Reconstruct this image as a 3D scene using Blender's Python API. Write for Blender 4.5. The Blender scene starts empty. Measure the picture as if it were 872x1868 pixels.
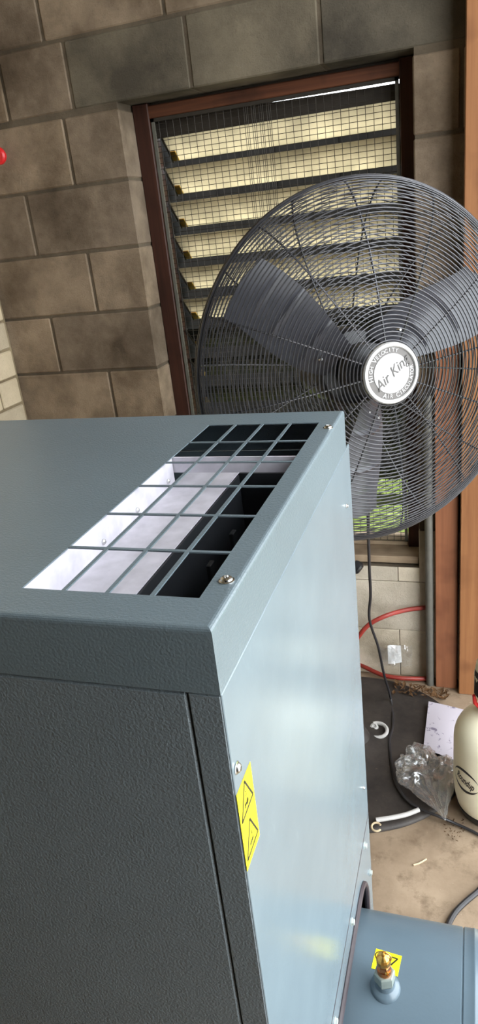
import bpy, bmesh, math, random
from mathutils import Vector, Matrix, noise
random.seed(7)
scene = bpy.context.scene
COL = scene.collection

# ------------------------------------------------------------------ camera
H = 1.67                                    # eye height over the floor
F_PX = 1290.0                               # focal length for an 872 x 1868 frame
cam_d = bpy.data.cameras.new('camera')
cam = bpy.data.objects.new('camera', cam_d)
COL.objects.link(cam)
cam_d.sensor_fit = 'VERTICAL'
cam_d.sensor_height = 36.0
cam_d.lens = 36.0 * F_PX / 1868.0
cam_d.clip_start = 0.02


def _dir(px, py):
    return Vector((px - 436.0, py - 934.0, F_PX)).normalized()


# the three vanishing points of the room (right/left, depth, down)
_x = -_dir(-3600, 880)
_y = _dir(880, 350)
_z = -_dir(810, 4020)
_y = (_y - _x * _y.dot(_x) * 0.5).normalized()
_x = (_x - _y * _x.dot(_y)).normalized()
_z = _x.cross(_y) if _x.cross(_y).dot(_z) > 0 else -_x.cross(_y)
# rows of R: world axes in (right, down, forward) camera space
cam_right = Vector((_x[0], _y[0], _z[0]))
cam_down = Vector((_x[1], _y[1], _z[1]))
cam_fwd = Vector((_x[2], _y[2], _z[2]))
m = Matrix((cam_right, -cam_down, -cam_fwd)).transposed()
cam.matrix_world = Matrix.Translation((0, 0, H)) @ m.to_4x4()
scene.camera = cam
EYE = Vector((0, 0, H))


def ray(px, py):
    d = Vector((px - 436.0, py - 934.0, F_PX))
    return cam_right * d.x + cam_down * d.y + cam_fwd * d.z


def at(px, py, axis, val):
    r = ray(px, py)
    t = (val - EYE[axis]) / r[axis]
    return EYE + r * t


# ------------------------------------------------------------------ sky, exposure
world = bpy.data.worlds.new('overcast_sky')
scene.world = world
world.use_nodes = True
wn = world.node_tree.nodes
bg = wn['Background']
bg.inputs['Color'].default_value = (0.90, 0.96, 1.0, 1)
bg.inputs['Strength'].default_value = 1.0
vs = scene.view_settings
vs.view_transform = 'Standard'
vs.look = 'None'
vs.gamma = 1.0
vs.use_curve_mapping = False
vs.exposure = 3.15
scene.cycles.max_bounces = 10
scene.cycles.transparent_max_bounces = 24


# ------------------------------------------------------------------ materials
def s2l(c):
    return tuple((v / 255 / 12.92 if v / 255 <= 0.04045 else ((v / 255 + 0.055) / 1.055) ** 2.4) for v in c)


class MatB:
    def __init__(self, name, rough=0.5, metal=0.0, spec=0.5):
        self.m = bpy.data.materials.new(name)
        self.m.use_nodes = True
        self.n = self.m.node_tree.nodes
        self.l = self.m.node_tree.links
        self.b = self.n['Principled BSDF']
        self.b.inputs['Roughness'].default_value = rough
        self.b.inputs['Metallic'].default_value = metal
        self.b.inputs['Specular IOR Level'].default_value = spec
        self.tc = self.n.new('ShaderNodeTexCoord')

    def coord(self, scale=(1, 1, 1), kind='Object'):
        mp = self.n.new('ShaderNodeMapping')
        mp.inputs['Scale'].default_value = scale
        self.l.new(self.tc.outputs[kind], mp.inputs['Vector'])
        return mp.outputs['Vector']

    def noise(self, scale, detail=4, rough=0.55, vec=None, dist=0.0):
        t = self.n.new('ShaderNodeTexNoise')
        t.inputs['Scale'].default_value = scale
        t.inputs['Detail'].default_value = detail
        t.inputs['Roughness'].default_value = rough
        t.inputs['Distortion'].default_value = dist
        self.l.new(vec if vec is not None else self.coord(), t.inputs['Vector'])
        return t.outputs['Fac']

    def ramp(self, fac, stops):
        r = self.n.new('ShaderNodeValToRGB')
        e = r.color_ramp.elements
        while len(e) < len(stops):
            e.new(0.5)
        for i, (p, c) in enumerate(stops):
            e[i].position = p
            e[i].color = (*c[:3], 1)
        self.l.new(fac, r.inputs['Fac'])
        return r.outputs['Color']

    def mix(self, fac, a, b, mode='MIX'):
        x = self.n.new('ShaderNodeMix')
        x.data_type = 'RGBA'
        x.blend_type = mode
        for v, k in ((fac, 0), (a, 6), (b, 7)):
            if isinstance(v, (int, float)):
                x.inputs[k].default_value = v
            elif isinstance(v, tuple):
                x.inputs[k].default_value = (*v[:3], 1)
            else:
                self.l.new(v, x.inputs[k])
        return x.outputs[2]

    def color(self, sock):
        if isinstance(sock, tuple):
            self.b.inputs['Base Color'].default_value = (*sock[:3], 1)
        else:
            self.l.new(sock, self.b.inputs['Base Color'])

    def bump(self, fac, strength, dist=0.002):
        bp = self.n.new('ShaderNodeBump')
        bp.inputs['Strength'].default_value = strength
        bp.inputs['Distance'].default_value = dist
        self.l.new(fac, bp.inputs['Height'])
        self.l.new(bp.outputs['Normal'], self.b.inputs['Normal'])
        return bp

    def rand(self):
        o = self.n.new('ShaderNodeObjectInfo')
        return o.outputs['Random']


def plain(name, c, rough=0.5, metal=0.0, spec=0.5, vary=0.12, scale=40.0):
    b = MatB(name, rough, metal, spec)
    c = s2l(c)
    d = tuple(v * (1 - vary) for v in c)
    e = tuple(min(1, v * (1 + vary)) for v in c)
    b.color(b.ramp(b.noise(scale), [(0.3, d), (0.7, e)]))
    return b.m


def mat_block(name, lo, hi, stain):
    b = MatB(name, 0.95, 0, 0.15)
    n1 = b.noise(7, 6, 0.6)
    c = b.ramp(n1, [(0.3, s2l(lo)), (0.7, s2l(hi))])
    n2 = b.noise(3.1, 6, 0.62)
    st = b.ramp(n2, [(0.46, (0, 0, 0)), (0.66, (1, 1, 1))])
    c = b.mix(st, c, s2l(stain))
    rr = b.ramp(b.rand(), [(0.0, (0.74, 0.74, 0.75)), (1.0, (1.16, 1.13, 1.08))])
    c = b.mix(1.0, c, rr, 'MULTIPLY')
    pits = b.noise(190, 5, 0.7)
    sp = b.ramp(pits, [(0.28, (0.55, 0.55, 0.55)), (0.42, (1, 1, 1))])
    c = b.mix(0.7, c, sp, 'MULTIPLY')
    b.color(c)
    add = b.n.new('ShaderNodeMath')
    add.operation = 'ADD'
    b.l.new(pits, add.inputs[0])
    b.l.new(b.noise(28, 3), add.inputs[1])
    b.bump(add.outputs[0], 0.55, 0.004)
    return b.m


def mat_wood(name, lo, hi, knot, axis='z', rough=0.6, band=60):
    b = MatB(name, rough, 0, 0.3)
    sc = {'z': (band, band, 2.2), 'x': (2.2, band, band)}[axis]
    g = b.noise(1.0, 6, 0.6, b.coord(sc), 0.4)
    c = b.ramp(g, [(0.25, s2l(lo)), (0.75, s2l(hi))])
    k = b.ramp(b.noise(5, 3), [(0.55, (0, 0, 0)), (0.78, (1, 1, 1))])
    c = b.mix(k, c, s2l(knot))
    b.color(c)
    b.bump(g, 0.25, 0.002)
    return b.m


def mat_paint(name, c, rough, bump_s, scale, smudge=0.0):
    b = MatB(name, rough, 0, 0.5)
    base = s2l(c)
    n1 = b.noise(6, 5)
    col = b.ramp(n1, [(0.3, tuple(v * 0.93 for v in base)), (0.7, tuple(v * 1.06 for v in base))])
    if smudge:
        sm = b.ramp(b.noise(9, 6, 0.7, b.coord((1, 2.5, 1)), 1.0), [(0.62, (0, 0, 0)), (0.8, (1, 1, 1))])
        col = b.mix(sm, col, tuple(min(1, v * (1 + smudge)) for v in base))
    b.color(col)
    h = b.noise(scale, 2, 0.5, None, 0.35)
    b.bump(h, bump_s, 0.0012)
    return b.m


M = {}
M['block'] = mat_block('concrete_block', (108, 94, 80), (154, 137, 118), (90, 77, 63))
M['lintel'] = mat_block('grey_lintel_block', (86, 80, 70), (114, 106, 92), (70, 65, 57))
M['mortar'] = mat_block('mortar', (92, 82, 70), (114, 103, 88), (72, 64, 54))
M['cream_brick'] = mat_block('cream_painted_brick', (196, 180, 152), (214, 198, 170), (186, 170, 144))
M['cream_mortar'] = mat_block('dirty_cream_mortar', (140, 124, 98), (160, 144, 116), (120, 104, 82))
M['render'] = mat_block('pale_render', (188, 177, 159), (212, 201, 183), (160, 149, 131))
M['frame_wood'] = mat_wood('dark_red_frame_wood', (40, 22, 17), (72, 41, 30), (30, 16, 12), 'z', 0.55)
M['head_wood'] = mat_wood('red_brown_head_wood', (64, 36, 25), (110, 66, 44), (44, 24, 18), 'x', 0.6)
M['post_wood'] = mat_wood('orange_pine', (122, 79, 50), (150, 103, 66), (104, 65, 40), 'z', 0.5)
M['plank_wood'] = mat_wood('red_brown_plank', (122, 76, 52), (150, 97, 68), (100, 58, 40), 'z', 0.55, 40)
M['sill'] = mat_wood('weathered_sill_wood', (128, 108, 88), (172, 152, 126), (110, 90, 72), 'x', 0.8, 50)
M['ceiling'] = plain('ceiling_board', (120, 108, 92), 0.9)
M['darkwall'] = plain('dim_board_wall', (92, 84, 76), 0.9)
M['paint_front'] = mat_paint('textured_grey_paint', (104, 113, 118), 0.36, 0.9, 330)  # one grey cabinet paint; tones differ to imitate the light on each face
M['paint_top'] = mat_paint('textured_grey_paint_lid', (98, 110, 116), 0.34, 0.45, 330, 0.25)
M['paint_side'] = mat_paint('smooth_grey_paint_lit_side', (109, 122, 129), 0.24, 0.06, 260, 0.12)  # smoother finish; paler tone puts the side's stronger light into the colour
M['paint_tank'] = mat_paint('grey_tank_paint', (92, 107, 117), 0.28, 0.10, 180, 0.1)
M['inner_dark'] = plain('dark_inner_steel', (38, 40, 44), 0.5)
M['inner_white'] = plain('white_inner_duct', (196, 192, 200), 0.55)
M['steel'] = plain('bright_steel', (214, 214, 212), 0.25, 1.0)
M['zinc'] = plain('zinc_plated_hex', (200, 206, 202), 0.4, 0.5)
M['brass'] = plain('brass', (206, 160, 84), 0.28, 1.0)
M['copper'] = plain('copper_brass', (196, 132, 84), 0.32, 1.0)
M['rubber'] = plain('dark_rubber', (62, 54, 58), 0.45)
M['yellow'] = plain('yellow_sticker', (252, 238, 30), 0.4, 0, 0.4, 0.02)
M['ink'] = plain('black_ink', (30, 26, 14), 0.5)
M['wire'] = plain('black_guard_wire', (68, 67, 70), 0.27, 0.5)
M['blade'] = plain('black_blade', (68, 68, 74), 0.24, 0.0, 0.6)
M['black'] = plain('black_plastic', (26, 26, 28), 0.4)
M['badge_silver'] = plain('silver_badge', (178, 176, 174), 0.35, 0.3)
M['badge_dark'] = plain('dark_badge_ring', (92, 88, 86), 0.45, 0.2)
M['badge_white'] = plain('white_badge_face', (196, 194, 194), 0.45)
M['badge_grey'] = plain('grey_script', (78, 74, 72), 0.45)
M['mesh_wire'] = plain('grey_mesh_wire', (52, 46, 40), 0.6, 0.3)
M['red'] = plain('red_hose_rubber', (140, 46, 36), 0.5)
M['red_plastic'] = plain('red_plastic', (200, 30, 34), 0.4)
M['pipe'] = plain('grey_conduit', (92, 89, 82), 0.6)
M['cream'] = plain('cream_plastic', (248, 240, 212), 0.35, 0, 0.5, 0.04, 6)
M['label_black'] = plain('black_label', (34, 32, 32), 0.4)
M['white_tube'] = plain('white_tube', (180, 176, 172), 0.45)
M['cream_chip'] = plain('cream_plastic_chip', (190, 170, 138), 0.6)
M['leaf'] = plain('dry_leaf', (92, 66, 42), 0.8, 0, 0.2, 0.4, 12)
M['cable'] = plain('black_cable', (40, 38, 40), 0.45)
M['label_paper'] = plain('white_label_paper', (232, 230, 228), 0.7)
M['hex_steel'] = plain('dull_hex_steel', (150, 160, 154), 0.4, 0.4)
M['weed'] = plain('green_weed', (98, 112, 52), 0.8)


def mat_floor():
    b = MatB('dusty_concrete_floor', 0.85, 0, 0.25)
    c = b.ramp(b.noise(5, 8, 0.65), [(0.3, s2l((118, 99, 80))), (0.7, s2l((158, 138, 116)))])
    d = b.ramp(b.noise(14, 6, 0.7), [(0.52, (0, 0, 0)), (0.72, (1, 1, 1))])
    c = b.mix(d, c, s2l((106, 88, 70)))
    w = b.ramp(b.noise(60, 4, 0.7), [(0.66, (0, 0, 0)), (0.76, (1, 1, 1))])
    c = b.mix(w, c, s2l((176, 160, 138)))
    b.color(c)
    b.bump(b.noise(80, 5), 0.3, 0.003)
    return b.m


def mat_base():
    b = MatB('dusty_black_base', 0.55, 0, 0.35)
    c = b.ramp(b.noise(9, 7, 0.7), [(0.35, s2l((38, 34, 32))), (0.75, s2l((68, 61, 56)))])
    w = b.ramp(b.noise(55, 5, 0.75), [(0.64, (0, 0, 0)), (0.74, (1, 1, 1))])
    c = b.mix(w, c, s2l((104, 88, 74)))
    b.color(c)
    b.bump(b.noise(60, 4), 0.2, 0.002)
    return b.m


def mat_glass_slat(name, tint, dark=False):
    m_ = bpy.data.materials.new(name)
    m_.use_nodes = True
    n, l = m_.node_tree.nodes, m_.node_tree.links
    n.remove(n['Principled BSDF'])
    out = n['Material Output']
    tc = n.new('ShaderNodeTexCoord')
    mp = n.new('ShaderNodeMapping')
    mp.inputs['Scale'].default_value = (60, 60, 60)
    l.new(tc.outputs['Object'], mp.inputs['Vector'])
    nz = n.new('ShaderNodeTexNoise')
    nz.inputs['Scale'].default_value = 0.2
    l.new(mp.outputs[0], nz.inputs['Vector'])
    rp = n.new('ShaderNodeValToRGB')
    rp.color_ramp.elements[0].position = 0.35
    rp.color_ramp.elements[0].color = (*[v * 0.8 for v in tint], 1)
    rp.color_ramp.elements[1].position = 0.65
    rp.color_ramp.elements[1].color = (*tint, 1)
    l.new(nz.outputs['Fac'], rp.inputs['Fac'])
    tr = n.new('ShaderNodeBsdfTranslucent')
    df = n.new('ShaderNodeBsdfDiffuse')
    gl = n.new('ShaderNodeBsdfGlossy')
    gl.inputs['Roughness'].default_value = 0.25
    l.new(rp.outputs[0], tr.inputs['Color'])
    l.new(rp.outputs[0], df.inputs['Color'])
    a = n.new('ShaderNodeMixShader')
    a.inputs[0].default_value = 0.12
    l.new(tr.outputs[0], a.inputs[1])
    l.new(df.outputs[0], a.inputs[2])
    b = n.new('ShaderNodeMixShader')
    b.inputs[0].default_value = 0.05
    l.new(a.outputs[0], b.inputs[1])
    l.new(gl.outputs[0], b.inputs[2])
    if dark:
        t = n.new('ShaderNodeBsdfTransparent')
        t.inputs['Color'].default_value = (0.55, 0.55, 0.5, 1)
        c = n.new('ShaderNodeMixShader')
        c.inputs[0].default_value = 0.5
        l.new(b.outputs[0], c.inputs[1])
        l.new(t.outputs[0], c.inputs[2])
        b = c
    l.new(b.outputs[0], out.inputs['Surface'])
    return m_


def mat_bag(clear=0.80):
    m_ = bpy.data.materials.new('clear_plastic_film')
    m_.use_nodes = True
    n, l = m_.node_tree.nodes, m_.node_tree.links
    n.remove(n['Principled BSDF'])
    out = n['Material Output']
    tc = n.new('ShaderNodeTexCoord')
    nz = n.new('ShaderNodeTexNoise')
    nz.inputs['Scale'].default_value = 30
    nz.inputs['Detail'].default_value = 3
    nz.inputs['Distortion'].default_value = 1.0
    l.new(tc.outputs['Object'], nz.inputs['Vector'])
    bp = n.new('ShaderNodeBump')
    bp.inputs['Strength'].default_value = 0.5
    bp.inputs['Distance'].default_value = 0.006
    l.new(nz.outputs['Fac'], bp.inputs['Height'])
    gl = n.new('ShaderNodeBsdfGlossy')
    gl.inputs['Roughness'].default_value = 0.10
    l.new(bp.outputs[0], gl.inputs['Normal'])
    df = n.new('ShaderNodeBsdfDiffuse')
    df.inputs['Color'].default_value = (0.8, 0.8, 0.8, 1)
    t = n.new('ShaderNodeBsdfTransparent')
    t.inputs['Color'].default_value = (0.97, 0.97, 0.97, 1)
    a = n.new('ShaderNodeMixShader')
    a.inputs[0].default_value = 0.22
    l.new(gl.outputs[0], a.inputs[1])
    l.new(df.outputs[0], a.inputs[2])
    lw = n.new('ShaderNodeLayerWeight')
    lw.inputs['Blend'].default_value = 0.45
    l.new(bp.outputs[0], lw.inputs['Normal'])
    mr = n.new('ShaderNodeMapRange')
    mr.inputs['To Min'].default_value = 1 - clear
    mr.inputs['To Max'].default_value = 0.62
    l.new(lw.outputs['Facing'], mr.inputs['Value'])
    b = n.new('ShaderNodeMixShader')
    l.new(mr.outputs[0], b.inputs[0])
    l.new(t.outputs[0], b.inputs[1])
    l.new(a.outputs[0], b.inputs[2])
    l.new(b.outputs[0], out.inputs['Surface'])
    return m_


def mat_paper():
    b = MatB('printed_paper', 0.8, 0, 0.2)
    n1 = b.noise(26, 4, 0.6, None, 1.5)
    c = b.ramp(n1, [(0.34, s2l((120, 112, 128))), (0.41, s2l((182, 175, 184)))])
    b.color(c)
    return b.m


def mat_grass():
    b = MatB('lawn', 0.9, 0, 0.2)
    c = b.ramp(b.noise(18, 8, 0.75), [(0.3, s2l((66, 76, 36))), (0.55, s2l((108, 122, 56))), (0.75, s2l((190, 186, 140)))])
    b.color(c)
    return b.m


M['floor'] = mat_floor()
M['base'] = mat_base()
M['frost'] = mat_glass_slat('frosted_amber_louvre_glass', s2l((198, 189, 168)))
M['smoke'] = mat_glass_slat('dark_louvre_glass', s2l((30, 26, 22)), True)  # darker, half see-through glass for the lower slats
M['bag'] = mat_bag()
M['paper'] = mat_paper()
M['grass'] = mat_grass()
M['hedge'] = plain('dark_fence_boards', (15, 13, 11), 0.95, 0, 0.1, 0.3, 6)
M['apron'] = plain('outdoor_concrete', (188, 184, 176), 0.9)


# ------------------------------------------------------------------ mesh helpers
class MB:
    def __init__(self):
        self.v = []
        self.f = []
        self.s = []

    def add(self, vs_, fs, smooth=False):
        k = len(self.v)
        self.v += [Vector(p) for p in vs_]
        self.f += [tuple(i + k for i in f) for f in fs]
        self.s += [smooth] * len(fs)
        return self

    def box(self, a, b, c=0.0, mtx=None):
        """box from corner a to corner b with chamfer c"""
        x0, y0, z0 = a
        x1, y1, z1 = b
        if c <= 0:
            vs_ = [(x, y, z) for x in (x0, x1) for y in (y0, y1) for z in (z0, z1)]
            fs = [(0, 1, 3, 2), (4, 6, 7, 5), (0, 4, 5, 1), (2, 3, 7, 6), (0, 2, 6, 4), (1, 5, 7, 3)]
        else:
            X, Y, Z = (x0, x1), (y0, y1), (z0, z1)
            sg = (1, -1)
            vs_, idx = [], {}
            for i in (0, 1):
                for j in (0, 1):
                    for k in (0, 1):
                        for ax in range(3):
                            p = [X[i], Y[j], Z[k]]
                            for o, n_ in ((0, i), (1, j), (2, k)):
                                if o != ax:
                                    p[o] += c * sg[n_]
                            idx[(i, j, k, ax)] = len(vs_)
                            vs_.append(p)
            fs = []
            for i in (0, 1):
                fs.append([idx[(i, j, k, 0)] for j, k in ((0, 0), (0, 1), (1, 1), (1, 0))])
                fs.append([idx[(j, i, k, 1)] for j, k in ((0, 0), (0, 1), (1, 1), (1, 0))])
                fs.append([idx[(j, k, i, 2)] for j, k in ((0, 0), (0, 1), (1, 1), (1, 0))])
            for i in (0, 1):
                for j in (0, 1):
                    fs.append([idx[(i, j, 0, 0)], idx[(i, j, 1, 0)], idx[(i, j, 1, 1)], idx[(i, j, 0, 1)]])
                    fs.append([idx[(i, 0, j, 0)], idx[(i, 1, j, 0)], idx[(i, 1, j, 2)], idx[(i, 0, j, 2)]])
                    fs.append([idx[(0, i, j, 1)], idx[(1, i, j, 1)], idx[(1, i, j, 2)], idx[(0, i, j, 2)]])
                    for k in (0, 1):
                        fs.append([idx[(i, j, k, 0)], idx[(i, j, k, 1)], idx[(i, j, k, 2)]])
        if mtx is not None:
            vs_ = [mtx @ Vector(p) for p in vs_]
        return self.add(vs_, fs)

    def tube(self, pts, r, n=8, closed=False, caps=True, smooth=True):
        pts = [Vector(p) for p in pts]
        rs = r if isinstance(r, (list, tuple)) else [r] * len(pts)
        N = len(pts)
        vs_, fs = [], []
        t0 = (pts[1] - pts[0]).normalized()
        up = Vector((0, 0, 1)) if abs(t0.z) < 0.9 else Vector((1, 0, 0))
        nrm = (up - t0 * up.dot(t0)).normalized()
        for i, p in enumerate(pts):
            if closed:
                t = (pts[(i + 1) % N] - pts[i - 1]).normalized()
            else:
                t = (pts[min(i + 1, N - 1)] - pts[max(i - 1, 0)]).normalized()
            nrm = (nrm - t * nrm.dot(t)).normalized()
            b = t.cross(nrm)
            for k in range(n):
                a = 2 * math.pi * k / n
                vs_.append(p + (nrm * math.cos(a) + b * math.sin(a)) * rs[i])
        for i in range(N if closed else N - 1):
            j = (i + 1) % N
            for k in range(n):
                k2 = (k + 1) % n
                fs.append((i * n + k, i * n + k2, j * n + k2, j * n + k))
        if caps and not closed:
            fs.append(tuple(range(n))[::-1])
            fs.append(tuple((N - 1) * n + k for k in range(n)))
        return self.add(vs_, fs, smooth)

    def lathe(self, prof, n=48, mtx=None, smooth=True, caps=True):
        """profile (r, z) turned about local z"""
        mtx = mtx or Matrix.Identity(4)
        vs_, fs = [], []
        for r, z in prof:
            for k in range(n):
                a = 2 * math.pi * k / n
                vs_.append(mtx @ Vector((r * math.cos(a), r * math.sin(a), z)))
        for i in range(len(prof) - 1):
            for k in range(n):
                k2 = (k + 1) % n
                fs.append((i * n + k, i * n + k2, (i + 1) * n + k2, (i + 1) * n + k))
        if caps:
            fs.append(tuple(range(n))[::-1])
            fs.append(tuple((len(prof) - 1) * n + k for k in range(n)))
        return self.add(vs_, fs, smooth)

    def poly_prism(self, pts, off):
        """flat polygon (3-D points) extruded by vector off"""
        off = Vector(off)
        n = len(pts)
        vs_ = [Vector(p) for p in pts] + [Vector(p) + off for p in pts]
        fs = [tuple(range(n)), tuple(range(n, 2 * n))[::-1]]
        fs += [(i, (i + 1) % n, (i + 1) % n + n, i + n) for i in range(n)]
        return self.add(vs_, fs)

    def build(self, name, mat, parent=None, sharp=True):
        off = Vector((0, 0, 0))
        p = parent
        while p is not None:
            off += p.location
            p = p.parent
        me = bpy.data.meshes.new(name)
        me.from_pydata([v - off for v in self.v], [], self.f)
        me.polygons.foreach_set('use_smooth', self.s)
        bm = bmesh.new()
        bm.from_mesh(me)
        bmesh.ops.recalc_face_normals(bm, faces=bm.faces)
        bm.to_mesh(me)
        bm.free()
        if sharp and any(self.s):
            me.set_sharp_from_angle(angle=math.radians(35))
        me.materials.append(M[mat] if isinstance(mat, str) else mat)
        o = bpy.data.objects.new(name, me)
        COL.objects.link(o)
        o.parent = parent
        return o


def tag(o, label=None, cat=None, group=None, kind=None):
    for k, v in (('label', label), ('category', cat), ('group', group), ('kind', kind)):
        if v:
            o[k] = v
    return o


def empty(name, loc):
    o = bpy.data.objects.new(name, None)
    o.empty_display_size = 0.05
    o.location = loc
    COL.objects.link(o)
    return o


def bez(pts, n=8):
    """Catmull-Rom through the points"""
    pts = [Vector(p) for p in pts]
    P = [pts[0] * 2 - pts[1]] + pts + [pts[-1] * 2 - pts[-2]]
    out = []
    for i in range(1, len(P) - 2):
        a, b, c, d = P[i - 1], P[i], P[i + 1], P[i + 2]
        for k in range(n):
            t = k / n
            out.append(0.5 * ((2 * b) + (c - a) * t + (2 * a - 5 * b + 4 * c - d) * t * t + (3 * b - a - 3 * c + d) * t ** 3))
    out.append(pts[-1])
    return out


def text_geo(s, size, shear=0.0, extr=0.0, bold=0.0):
    cu = bpy.data.curves.new('tmp_text', 'FONT')
    cu.body = s
    cu.size = size
    cu.shear = shear
    cu.extrude = extr
    cu.offset = bold
    cu.align_x = 'CENTER'
    cu.align_y = 'CENTER'
    cu.resolution_u = 3
    o = bpy.data.objects.new('tmp_text', cu)
    COL.objects.link(o)
    dg = bpy.context.evaluated_depsgraph_get()
    me = bpy.data.meshes.new_from_object(o.evaluated_get(dg))
    vs_ = [v.co.copy() for v in me.vertices]
    fs = [tuple(p.vertices) for p in me.polygons]
    bpy.data.objects.remove(o)
    bpy.data.curves.remove(cu)
    bpy.data.meshes.remove(me)
    return vs_, fs


# ================================================================== THE ROOM
D = 2.30                    # face of the back wall
CO = 0.2036                 # block course
XL = -1.637                 # face of the left wall
XR = 0.80                   # open right side
YF = -3.0                   # wall behind
CEIL = 3.30
WX0, WX1, WZ0, WZ1 = -1.06, -0.170, 0.470, 2.050   # window opening

fl = MB().box((XL - 0.2, YF - 0.2, -0.12), (XR, D + 0.2, 0)).build('floor', 'floor')
tag(fl, kind='structure')
tag(MB().box((XL - 0.2, YF - 0.2, CEIL), (XR + 0.3, D + 0.2, CEIL + 0.12)).build('ceiling', 'ceiling'), kind='structure')
tag(MB().box((XL - 0.2, YF - 0.15, 0), (XR, YF, CEIL)).build('wall_front', 'darkwall'), kind='structure')
# right side: open bay under a header beam
tag(MB().box((XR, YF, 3.10), (XR + 0.12, D + 0.2, CEIL), 0.004).build('trim_1', 'post_wood'), kind='structure')
tag(MB().box((XR, D - 0.12, 0), (XR + 0.12, D + 0.2, 3.10), 0.004).build('trim_2', 'post_wood'), kind='structure')

tag(MB().box((XR, YF, 0), (XR + 0.12, -0.25, 3.099)).build('wall_right_added', 'darkwall'), kind='structure')  # unseen, added to cut the sky light on the cabinet front

# back wall: mortar core with the blocks standing 3 mm proud of it
g = 0.004
mw = MB()
mw.box((XL - 0.2, D + g, 0), (WX0 - g, D + 0.2 - g, CEIL))
mw.box((WX1 + g, D + g, 0), (XR, D + 0.2 - g, CEIL))
mw.box((WX0 - g, D + g, 0), (WX1 + g, D + 0.2 - g, WZ0 - g))
mw.box((WX0 - g, D + g, WZ1 + 0.001), (WX1 + g, D + 0.2 - g, CEIL))
wall_back = tag(mw.build('wall_back', 'mortar'), kind='structure')
J = JB = 0.0045                  # half a mortar joint
even = [-1.86, -1.452, -1.06, -0.65, -0.245, 0.16, 0.566, 0.8]
odd = [-1.66, -1.258, -0.852, -0.445, -0.04, 0.365, 0.8]
lint = [-1.64, -1.452, -1.214, -0.812, -0.419, -0.02, 0.385, 0.8]
top11 = [-1.68, -1.277, -0.87, -0.465, -0.06, 0.345, 0.8]
for c in range(17):
    xs = lint if c == 10 else top11 if c == 11 else (odd if c % 2 else even)
    z0, z1 = c * CO, min(CEIL, (c + 1) * CO)
    if c == 10:
        z0 = WZ1 - J
    spans = []
    for a, b in zip(xs[:-1], xs[1:]):
        if a < XL - 0.02:
            a = XL - 0.02
        cut = [(a, b)]
        if z1 > WZ0 + 0.02 and z0 < WZ1 - 0.03:
            cut = []
            if a < WX0 - 0.03:
                cut.append((a, min(b, WX0)))
            if b > WX1 + 0.03:
                cut.append((max(a, WX1), b))
            if z0 < WZ0 - 0.05 and b > WX0 and a < WX1:
                spans.append((max(a, WX0), min(b, WX1), z0, WZ0 - J))
        spans += [(p, q, z0, z1) for p, q in cut]
    for a, b, p, q in spans:
        J = 0.0012 if (c < 3 and -0.7 < a < 0.1) else JB
        if b - a < 0.03:
            continue
        # ends at the opening stay flush with the reveal
        ea = a if abs(a - WX0) < 1e-6 or abs(a - WX1) < 1e-6 else a + J
        eb = b if abs(b - WX0) < 1e-6 or abs(b - WX1) < 1e-6 else b - J
        dy = random.uniform(-0.0015, 0.0015)
        mat = 'lintel' if (c == 10 and -1.25 < a < -0.1) else ('render' if c < 3 and a > -0.7 and a < 0.1 else 'block')
        MB().box((ea, D + dy, p + J), (eb, D + 0.196, q - (J if q < CEIL else 0)), 0.0012 if mat == 'render' else 0.004).build('block', mat, wall_back)

# left wall: half-height cream painted blocks
wl = MB().box((XL - 0.18, YF, 0), (XL - 0.005, D - 0.002, CEIL)).build('wall_left', 'cream_mortar')
tag(wl, kind='structure')
CH = CO / 2
shared = {}
J = JB
for c in range(33):
    y = D - 0.012
    first = True
    while y > 1.05:
        L = 0.122 if (c % 2 == 1 and first) else (0.325 if first else 0.4)
        first = False
        key = round(L, 3)
        if key not in shared:
            o = MB().box((XL - 0.1, -L + J, J), (XL + 0.002, -J, CH - J), 0.004).build('brick', 'cream_brick', wl)
            shared[key] = o.data
        else:
            o = bpy.data.objects.new('brick', shared[key])
            COL.objects.link(o)
            o.parent = wl
        o.location = (random.uniform(-0.0012, 0.0012), y, c * CH)
        y -= L

# window: wooden frame, steel mesh screen, louvre glass
wf = D + 0.10
win = MB()
win.box((WX0, wf, WZ0), (WX0 + 0.055, wf + 0.075, WZ1 - 0.002), 0.003)
win.box((WX1 - 0.045, wf, WZ0), (WX1, wf + 0.075, WZ1 - 0.002), 0.003)
window = tag(win.build('window_1', 'frame_wood'), kind='structure')
MB().box((WX0 + 0.001, wf + 0.004, WZ1 - 0.046), (WX1 - 0.001, wf + 0.075, WZ1 - 0.010), 0.003).build('head_rail', 'head_wood', window)
MB().box((WX0 + 0.056, wf + 0.030, WZ1 - 0.012), (WX1 - 0.046, wf + 0.150, WZ1 - 0.0005)).build('head_gap_filler', 'mesh_wire', window)  # dark backing added to keep sky out of the shaded lintel gap
MB().poly_prism([(WX0 + 0.05, wf + 0.045, 1.948), (WX1 - 0.046, wf + 0.045, 1.948), (WX1 - 0.046, wf + 0.045, 1.990), (-0.70, wf + 0.045, 1.9985), (-0.74, wf + 0.045, 2.006), (WX0 + 0.05, wf + 0.045, 2.006)], (0, 0.008, 0)).build('louvre_header', 'mesh_wire', window)
sl = MB()
sl.box((WX0 + 0.001, D + 0.015, WZ0 + 0.002), (WX1 - 0.001, wf + 0.13, WZ0 + 0.030), 0.004)
sl.box((WX0 + 0.056, wf + 0.004, WZ0 + 0.031), (WX1 - 0.046, wf + 0.07, WZ0 + 0.046), 0.003)
sl.build('sill', 'sill', window)
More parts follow.
